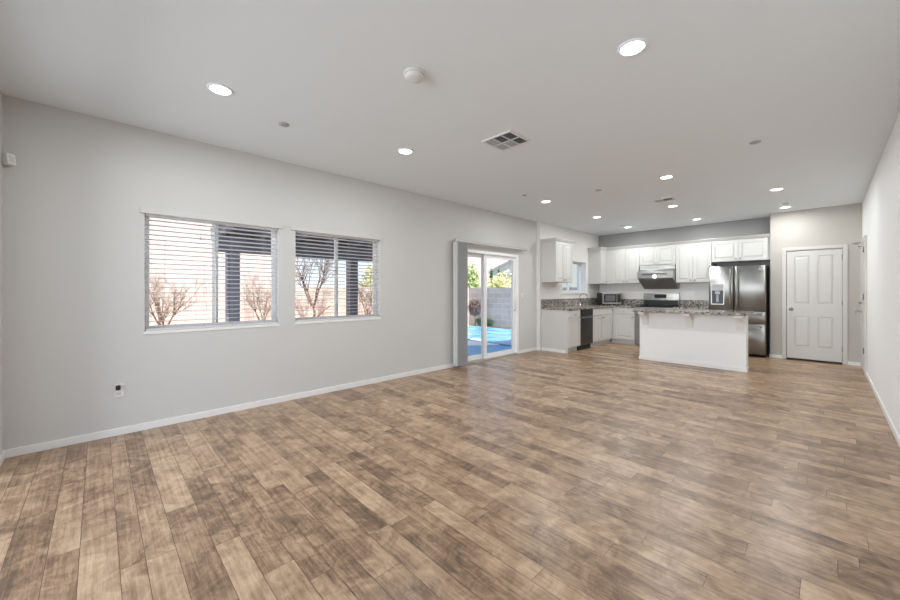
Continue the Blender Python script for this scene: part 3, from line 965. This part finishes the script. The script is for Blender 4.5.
# gas range
X0, X1 = 1.217, 1.973
r = empty('gas_range', (1.595, 9.3, 0), 'stainless gas range with black grates behind the kitchen island', 'stove')
MB().box(X0, X1, 8.985, 9.60, .02, .895).build('body', M['steel_flat'], r, .004)
MB().box(X0, X1, 8.955, 9.53, .896, .915).build('cooktop', M['blackgloss'], r, .004)
mb = MB(); mb.prism([(9.602, .896), (9.602, 1.215), (9.565, 1.215), (9.53, 1.06), (9.53, .896)], 'x', X0, X1)
bgd = mb.build('backguard', M['steel_flat'], r, .004)
MB().box(1.46, 1.715, 9.531, 9.546, 1.10, 1.185, 0).build('display', M['display'], bgd)
MB().box(X0 + .01, X1 - .01, 9.522, 9.5295, .917, 1.05).build('vent_trim', M['black'], r, .002)
for i, xc in enumerate((1.345, 1.595, 1.845)):
    mb = MB()
    for dx in (-.11, 0, .11): mb.box(xc + dx - .006, xc + dx + .006, 8.99, 9.50, .935, .95)
    for yy in (8.99, 9.12, 9.37, 9.49): mb.box(xc - .116, xc + .116, yy, yy + .012, .935, .95)
    for dx in (-.11, .11):
        for yy in (8.99, 9.49): mb.box(xc + dx - .006, xc + dx + .006, yy, yy + .012, .9155, .936)
    mb.build('grate', M['iron'], r)
for xc in (1.345, 1.845):
    for yy in (9.08, 9.40):
        MB().lathe([(.045, 0), (.045, .008), (.03, .012), (.002, .014)], (xc, yy, .9155), 'z', 16).build('burner', M['iron'], r)
MB().box(X0 + .004, X1 - .004, 8.955, 8.984, .22, .77).build('oven_door', M['steel_flat'], r, .004)
MB().box(X0 + .12, X1 - .12, 8.953, 8.9549, .33, .62).build('oven_window', M['blackgloss'], r)
MB().box(X0 + .004, X1 - .004, 8.955, 8.984, .05, .212).build('drawer', M['steel_flat'], r, .004)
mb = MB(); mb.tube([(X0 + .05, 8.915, .72), (X1 - .05, 8.915, .72)], .011, 10)
for xx in (X0 + .08, X1 - .08): mb.tube([(xx, 8.955, .72), (xx, 8.915, .72)], .008, 8)
mb.build('handle', M['steel'], r)
MB().box(X0 + .004, X1 - .004, 8.955, 8.984, .778, .893).build('control_panel', M['steel_flat'], r, .004)
for i in range(5):
    MB().lathe([(.022, 0), (.020, -.022), (.002, -.024)], (1.32 + i * .1375, 8.955, .835), 'y', 14).build('knob', M['black'], r)

# range hood
r = empty('range_hood', (1.593, 9.3, 1.32), 'stainless range hood with its lamp lit', 'range hood')
HX0, HX1 = 1.235, 1.968
mb = MB(); mb.prism([(9.612, 1.86), (9.26, 1.86), (9.25, 1.765), (9.08, 1.70), (9.075, 1.56), (9.09, 1.55), (9.50, 1.33), (9.612, 1.32)], 'x', HX0, HX1)
mb.build('canopy', M['steel_flat'], r, .004)
sl = (1.33 - 1.55) / (9.50 - 9.09)
mb = MB(); mb.prism([(9.095, 1.541), (9.50, 1.541 + sl * .405), (9.50, 1.531 + sl * .405), (9.095, 1.535)], 'x', HX0 + .012, HX1 - .012)
mb.build('filter_panel', M['filter'], r)
MB().box(HX0 + .10, HX0 + .62, 9.066, 9.0745, 1.635, 1.665).build('control_strip', M['steel_dark'], r, .002)
MB().lathe([(.022, 0), (.022, -.004), (.014, -.008), (.002, -.009)], (1.585, 9.0725, 1.60), 'y', 18).build('lamp_lens', M['hoodlamp'], r)
ld = bpy.data.lights.new('hood_lamp', 'POINT'); ld.energy = 1.2; ld.color = (1, .9, .78); ld.shadow_soft_size = .03
lo = bpy.data.objects.new('hood_lamp', ld); C.objects.link(lo); lo.parent = r; lo.location = (1.585 - 1.593, 9.02 - 9.3, 1.59 - 1.32)

# refrigerator
FX0, FX1, FY = 2.632, 3.522, 9.0
r = empty('refrigerator', (3.077, 9.3, 0), 'stainless four door refrigerator with water dispenser', 'refrigerator')
MB().box(FX0 + .004, FX1 - .004, 9.062, 9.60, .03, 1.755).build('case', M['fridge_case'], r, .003)
split = 3.043
def fdoor(x0, x1, z0, z1, nm):
    # door front with rounded long edges
    n = 7; prof = []; rd = .028
    for i in range(n): a = PI / 2 * i / (n - 1); prof.append((x0 + rd - rd * math.cos(a), FY + rd - rd * math.sin(a)))
    for i in range(n): a = PI / 2 * i / (n - 1); prof.append((x1 - rd + rd * math.sin(a), FY + rd - rd * math.cos(a)))
    prof += [(x1, 9.058), (x0, 9.058)]
    mb = MB(); mb.prism(prof, 'z', z0, z1)
    for i in range(len(prof)):
        if i < 2 * n - 1: mb.smooth[i] = True
    return mb.build(nm, M['steel'], r)
def vhandle(par, x, z0, z1, bow):
    mb = MB(); pts = []
    for i in range(13):
        t_ = i / 12; pts.append((x + bow * math.sin(PI * t_), FY - .03 - .03 * math.sin(PI * t_), z0 + (z1 - z0) * t_))
    pts = [(x, FY + .002, z0)] + pts + [(x, FY + .002, z1)]
    mb.tube(pts, .012, 10)
    return mb.build('handle', M['steel'], par)
def hhandle(par, x0, x1, z):
    mb = MB(); pts = [(x0, FY + .002, z), (x0 + .01, FY - .035, z)] + [(x0 + .01 + (x1 - x0 - .02) * i / 8, FY - .04 - .01 * math.sin(PI * i / 8), z) for i in range(9)] + [(x1 - .01, FY - .035, z), (x1, FY + .002, z)]
    mb.tube(pts, .011, 10)
    return mb.build('handle', M['steel'], par)
dl = fdoor(FX0, split - .003, .872, 1.755, 'door'); vhandle(dl, split - .045, .93, 1.70, -.012)
d2_ = fdoor(split + .003, FX1, .872, 1.755, 'door'); vhandle(d2_, split + .05, .93, 1.70, .012)
dw = fdoor(FX0, FX1, .635, .864, 'drawer'); hhandle(dw, FX0 + .06, FX1 - .06, .825)
dw = fdoor(FX0, FX1, .06, .627, 'drawer'); hhandle(dw, FX0 + .06, FX1 - .06, .575)
dp = MB().box(2.672, 2.895, FY - .006, FY + .004, .985, 1.41).build('dispenser', M['steel_flat'], dl, .003)
MB().box(2.69, 2.877, FY - .0075, FY - .0062, 1.285, 1.395).build('dispenser_panel', M['louver'], dl)
mb = MB(); mb.box(2.69, 2.877, FY - .0075, FY - .0062, 1.0, 1.275)
mb.build('dispenser_recess', M['black'], dl)
mb = MB(); mb.box(2.745, 2.825, FY - .02, FY - .0076, 1.20, 1.26); mb.prism([(FY - .0076, 1.04), (FY - .03, 1.04), (FY - .012, 1.19), (FY - .0076, 1.19)], 'x', 2.765, 2.805)
mb.build('dispenser_lever', M['steel_dark'], dl, .002)
MB().box(2.695, 2.872, FY - .022, FY - .0076, 1.0, 1.012).build('drip_tray', M['steel_dark'], dl, .001)
MB().box(FX1 - .10, FX1 - .055, FY - .0035, FY - .0005, 1.655, 1.69).build('badge', M['display'], d2_)
for xx in (FX0 + .06, FX1 - .06):
    for yy in (9.10, 9.56): MB().lathe([(.02, 0), (.02, .03)], (xx, yy, 0), 'z', 12).build('foot', M['rubber'], r)
for xx in (FX0 + .05, FX1 - .05):
    MB().box(xx - .04, xx + .04, 9.02, 9.12, 1.7555, 1.775).build('hinge_cover', M['black'], r, .003)

# island
r = empty('kitchen_island', (2.67, 7.5, 0), 'white kitchen island with corbels under its overhanging top', 'kitchen island')
MB().box(1.90, 3.445, 7.23, 7.455, 0, .884).build('panel_wall', M['island'], r, .002)
MB().box(1.95, 3.28, 7.457, 7.84, .105, .884).build('cabinet_body', M['cab'], r, .002)
MB().box(1.95, 3.28, 7.457, 7.78, 0, .104).build('toe_kick', M['cab'], r)
mb = MB()
mb.box(1.887, 3.458, 7.217, 7.23, 0, .06); mb.box(1.887, 1.90, 7.23, 7.455, 0, .06); mb.box(3.445, 3.458, 7.23, 7.455, 0, .06)
mb.build('baseboard', M['trim'], r, .003)
def corbel(xc):
    prof = [(7.229, .884), (6.985, .884), (6.985, .855)]
    for i in range(9):
        t_ = i / 8; prof.append((6.99 + .225 * (t_ ** .75), .85 - .19 * (t_ ** 1.5) - .012 * math.sin(2 * PI * t_)))
    prof += [(7.229, .645)]
    mb = MB(); mb.prism(prof, 'x', xc - .05, xc + .05)
    return mb.build('corbel', M['island'], r, .002)
for xc in (2.00, 2.69, 3.375): corbel(xc)
for i, (x0, x1) in enumerate(((1.96, 2.61), (2.615, 3.27))):
    cd = MB().box(x0, x1, 7.842, 7.86, .118, .87).build('door', M['cab'], r, .003)
o = MB().box(1.865, 3.472, 6.955, 7.875, .886, .928).build('island_countertop', M['granite'], None, .006)
tag(o, 'speckled granite countertop on the white kitchen island', 'countertop', 'speckled granite countertops')

# ================================================================== outside
GZ = -.12
struct(MB().box(-40, 40, -40, 60, GZ - .3, GZ - .05), 'ground', M['asphalt'])
struct(MB().box(-5.4, -T - .01, 5.1, 10.55, GZ - .049, GZ + .01), 'patio_ground', M['bluedeck'])
struct(MB().box(-5.4, -T - .01, -6.0, 5.09, GZ - .049, GZ + .01), 'path', M['concrete'])
o = MB().prism([(-3.1, 7.95), (-1.90, 6.55), (-1.42, 7.30)], 'z', GZ + .011, GZ + .03).build('painted_sun_wedge', M['coping'], None)  # patch of sunlit ground, its brightness painted in white
tag(o, 'white wedge painted as sunlit ground between the blue patio and the pool', 'paving')

r = empty('swimming_pool', (-2.4, 8.9, GZ), 'light blue pool in front of the grey block wall', 'pool')
mb = MB()
vs = []
NX, NY = 36, 24; px0, px1, py0, py1 = -5.2, -.35, 7.38, 10.25
for j in range(NY + 1):
    for i in range(NX + 1):
        x = px0 + (px1 - px0) * i / NX; y = py0 + (py1 - py0) * j / NY
        mb.v.append(Vector((x, y, GZ + .03 + .012 * math.sin(x * 5 + y * 2.1) + .008 * math.sin(y * 7 - x * 3))))
for j in range(NY):
    for i in range(NX):
        a = j * (NX + 1) + i; mb.face([a, a + 1, a + NX + 2, a + NX + 1], 0, True)
mb.build('water', M['water'], r)
mb = MB(); mb.box(px0 - .1, px1 + .1, py1, py1 + .1, GZ + .011, GZ + .045); mb.box(px0 - .1, px0, py0, py1, GZ + .011, GZ + .045); mb.box(px1, px1 + .1, py0, py1, GZ + .011, GZ + .045)
mb.box(px0, px1, py0 - .05, py0, GZ + .011, GZ + .045)
mb.build('coping', M['bluedeck'], r, .004)

# garden walls
o = MB().box(-5.92, -5.7, -6, 10.95, GZ - .3, 1.38).build('garden_wall', M['pinkblock'], None, origin=(0, 0, 0))
tag(o, 'sunlit pinkish block wall behind the planter, seen through the blinds', 'garden wall', None, 'structure')
o = MB().box(-5.699, 3.0, 10.72, 10.92, GZ - .3, 1.38).build('garden_wall', M['greyblock'], None, origin=(0, 0, 0))
tag(o, 'shaded grey block wall behind the pool, seen through the glass door', 'garden wall', None, 'structure')

# raised planter along the pink wall
r = empty('raised_planter', (-4.6, 1.5, GZ), 'raised block planter with bare soil below the pinkish wall', 'planter')
mb = MB(); mb.box(-4.72, -4.55, -5.5, 7.2, GZ + .011, .52); mb.box(-5.69, -4.72, 7.03, 7.2, GZ + .011, .52)
mb.build('retaining_wall', M['pinkblock'], r)
MB().box(-5.69, -4.721, -5.5, 7.029, GZ + .011, .50).build('soil', M['soil'], r)

# patio cover
r = empty('patio_cover', (-3.4, 4.2, GZ), 'dark timber patio cover on square posts outside the windows', 'patio cover')
for yy in (1.80, 4.26, 6.75):
    MB().box(-3.5, -3.3, yy - .1, yy + .1, GZ + .011, 1.985).build('post', M['timber'], r, .006)
MB().box(-3.49, -3.31, 1.52, 7.1, 1.986, 2.26).build('beam', M['timber'], r, .006)
for i in range(9):
    yy = 1.62 + i * .66
    mb = MB(); mb.prism([(-3.62, 2.261), (-.19, 2.53), (-.19, 2.66), (-3.62, 2.39)], 'y', yy - .04, yy + .04)
    mb.build('rafter', M['timber'], r)
MB().box(-3.64, -3.60, 1.5, 7.15, 2.20, 2.43).build('fascia', M['timber'], r)
mb = MB(); mb.prism([(-3.7, 2.386), (-.19, 2.661), (-.19, 2.70), (-3.7, 2.425)], 'y', 1.5, 7.15)
mb.build('roof_deck', M['timber'], r)

# bare shrubs in the planter
def bare_shrub(base_, h, spread, seed, label, trunk=.02, forks=5, lean=0., stem_h=0.):
    rnd = random.Random(seed); mb = MB()
    def grow(p, d, L, rad, depth):
        n = 4; pts = [p]; q = p.copy(); dd = d.copy()
        for i in range(n):
            dd = (dd + Vector((rnd.uniform(-.18, .18), rnd.uniform(-.18, .18), rnd.uniform(-.02, .14)))).normalized()
            q = q + dd * (L / n); pts.append(q.copy())
        mb.tube(pts, [rad * (1 - .45 * i / n) for i in range(n + 1)], 5 if depth < 2 else 4, cap=depth > 2)
        if depth >= 4 or L < .08: return
        for k_ in range(rnd.choice((3, 3, 4))):
            i = rnd.choice((1, 2, 3, 4)); ax = Vector((rnd.uniform(-1, 1), rnd.uniform(-1, 1), rnd.uniform(-.1, .4)))
            grow(pts[i], (dd + ax * .75).normalized(), L * rnd.uniform(.5, .78), rad * .55, depth + 1)
    b_ = Vector(base_)
    if stem_h:
        top = b_ + Vector((0, -.02, stem_h))
        mb.tube([b_ + Vector((0, 0, -.02)), b_ + Vector((.01, .015, stem_h * .5)), top], [trunk * 1.5, trunk * 1.3, trunk * 1.1], 6)
        mb.tube([b_, b_ + Vector((0, .12, .10)), b_ + Vector((0, .30, .26)), b_ + Vector((0, .46, .36))], [trunk * 1.1, trunk, trunk * .9, trunk * .5], 6)
        b_ = top
    for k_ in range(forks):
        a = 2 * PI * k_ / forks + rnd.uniform(-.3, .3)
        d = Vector((math.cos(a) * spread, math.sin(a) * spread + lean, 1)).normalized()
        grow(b_ + Vector((math.cos(a) * .03, math.sin(a) * .03, -.02)), d, h * .5, trunk, 0)
    o_ = mb.build('bare_shrub', M['bark'], None, origin=base_)
    return tag(o_, label, 'shrub', 'bare shrubs in the planter')
bare_shrub((-5.1, .96, .50), 1.25, .45, 3, 'bare twiggy shrub behind the left pane of the nearest window', .017, 6)
bare_shrub((-5.1, 2.82, .50), 1.2, .40, 8, 'bare twiggy shrub right of the timber post in the nearest window', .014, 5)
bare_shrub((-5.1, 4.09, .50), 1.7, .42, 12, 'tall forked bare shrub behind the left pane of the window nearer the glass door', .024, 4, 0., .38)
bare_shrub((-5.1, 5.72, .50), 1.35, .35, 21, 'bare brown shrub right of the timber post in the window nearer the glass door', .013, 7)

def leafy(name, c, size, n, leaf, mtl, seed, label, cat, zmin=None):
    rnd = random.Random(seed); mb = MB(); c = Vector(c)
    for i in range(n):
        while True:
            p = Vector((rnd.uniform(-1, 1), rnd.uniform(-1, 1), rnd.uniform(-1, 1)))
            if .25 < p.length < 1: break
        p *= (.72 + .28 * rnd.random()) * (1 + .15 * math.sin(p.x * 5 + seed) * math.cos(p.y * 4))
        q = c + Vector((p.x * size[0], p.y * size[1], p.z * size[2]))
        if zmin is not None and q.z < zmin: q.z = zmin + rnd.random() * .2
        a = Vector((rnd.uniform(-1, 1), rnd.uniform(-1, 1), rnd.uniform(-1, 1))).normalized()
        b_ = a.orthogonal().normalized(); s_ = leaf * rnd.uniform(.6, 1.3); k = len(mb.v)
        mb.v += [q - a * s_, q + b_ * s_ * .45, q + a * s_, q - b_ * s_ * .45]
        mb.face([k, k + 1, k + 2, k + 3])
    mb.tube([(c.x, c.y, GZ - .06), (c.x, c.y, c.z + size[2] * .5)], [min(.05, size[1] * .2), .015], 6)
    o_ = mb.build(name, mtl, None, origin=(c.x, c.y, c.z - size[2]))
    return tag(o_, label, cat)
leafy('leafy_shrub', (-7.05, 12.0, 1.25), (.82, .75, 1.35), 3200, .075, M['leaf'], 5, 'green leafy shrub rising above the block wall left of the door mullion', 'shrub')
leafy('leafy_shrub', (-5.3, 12.3, 1.0), (.80, .6, 1.15), 3000, .065, M['leaf2'], 6, 'yellow green shrub above the grey wall in front of the gabled house', 'shrub')
leafy('leafy_shrub', (-3.45, 12.3, 1.0), (.85, .6, 1.1), 1800, .065, M['leaf2'], 7, 'yellow green shrub above the grey wall toward the kitchen window', 'shrub')
leafy('leafy_shrub', (-7.1, 7.6, 1.5), (.8, 1.0, 1.2), 2200, .075, M['leaf2'], 9, 'yellow green shrub behind the pinkish wall, in the window nearer the glass door', 'shrub')
leafy('low_hedge', (-4.8, 10.60, .08), (.5, .07, .2), 1500, .03, M['lowgreen'], 10, 'low dark green hedge at the foot of the grey block wall', 'hedge', GZ + .05)
leafy('dry_brush', (-5.05, 10.38, .62), (.36, .10, .38), 1800, .035, M['dryleaf'], 11, 'rounded dry brown brush against the grey block wall', 'brush')
for i, (x, lab) in enumerate(((-6.75, 'slender dark cypress before the gabled house, left one'), (-6.3, 'slender dark cypress before the gabled house, right one'))):
    leafy('cypress', (x, 13.4, 1.2), (.10, .10, 1.35), 900, .05, M['lowgreen'], 30 + i, lab, 'tree')

# houses over the walls
def house(name, x0, x1, y0, y1, wallh, ridge, axis, wm, label):
    r = empty(name, ((x0 + x1) / 2, (y0 + y1) / 2, GZ), label, 'house')
    mb = MB()
    if axis == 'y':   # ridge runs along y, gable faces -y
        xm = (x0 + x1) / 2
        mb.prism([(x0, GZ - .05), (x1, GZ - .05), (x1, wallh), (xm, ridge), (x0, wallh)], 'y', y0, y1)
        mb.build('walls', wm, r)
        s_ = (ridge - wallh) / (xm - x0); mb = MB(); ov = .15
        mb.prism([(x0 - ov, wallh - s_ * ov), (xm, ridge), (x1 + ov, wallh - s_ * ov), (x1 + ov, wallh - s_ * ov + .14), (xm, ridge + .15), (x0 - ov, wallh - s_ * ov + .14)], 'y', y0 - .04, y1 + .04)
        mb.build('roof', M['rooftile'], r)
    else:
        ym = (y0 + y1) / 2
        mb.prism([(y0, GZ - .05), (y1, GZ - .05), (y1, wallh), (ym, ridge), (y0, wallh)], 'x', x0, x1)
        mb.build('walls', wm, r)
        s_ = (ridge - wallh) / (ym - y0); mb = MB(); ov = .15
        mb.prism([(y0 - ov, wallh - s_ * ov), (ym, ridge), (y1 + ov, wallh - s_ * ov), (y1 + ov, wallh - s_ * ov + .14), (ym, ridge + .15), (y0 - ov, wallh - s_ * ov + .14)], 'x', x0 - .04, x1 + .04)
        mb.build('roof', M['rooftile'], r)
    return r
r = house('neighbor_house', -7.4, 2.4, 14.2, 22, 2.2, 3.95, 'y', M['creamstucco'], 'cream gabled house beyond the grey block wall')
mb = MB()
for x in (-.5,): mb.box(x, x + 1.0, 14.18, 14.199, 1.2, 2.2)
mb.build('window', M['blackgloss'], r)
r = house('neighbor_house', -16, -8.6, -8, 5.0, 4.6, 6.6, 'x', M['pinkstucco'], 'pale pink stucco house beyond the pinkish block wall')
r = house('neighbor_house', -15, -9.5, 12.6, 22, 3.0, 4.2, 'x', M['pinkstucco'], 'pale pink house behind the green leafy shrub')
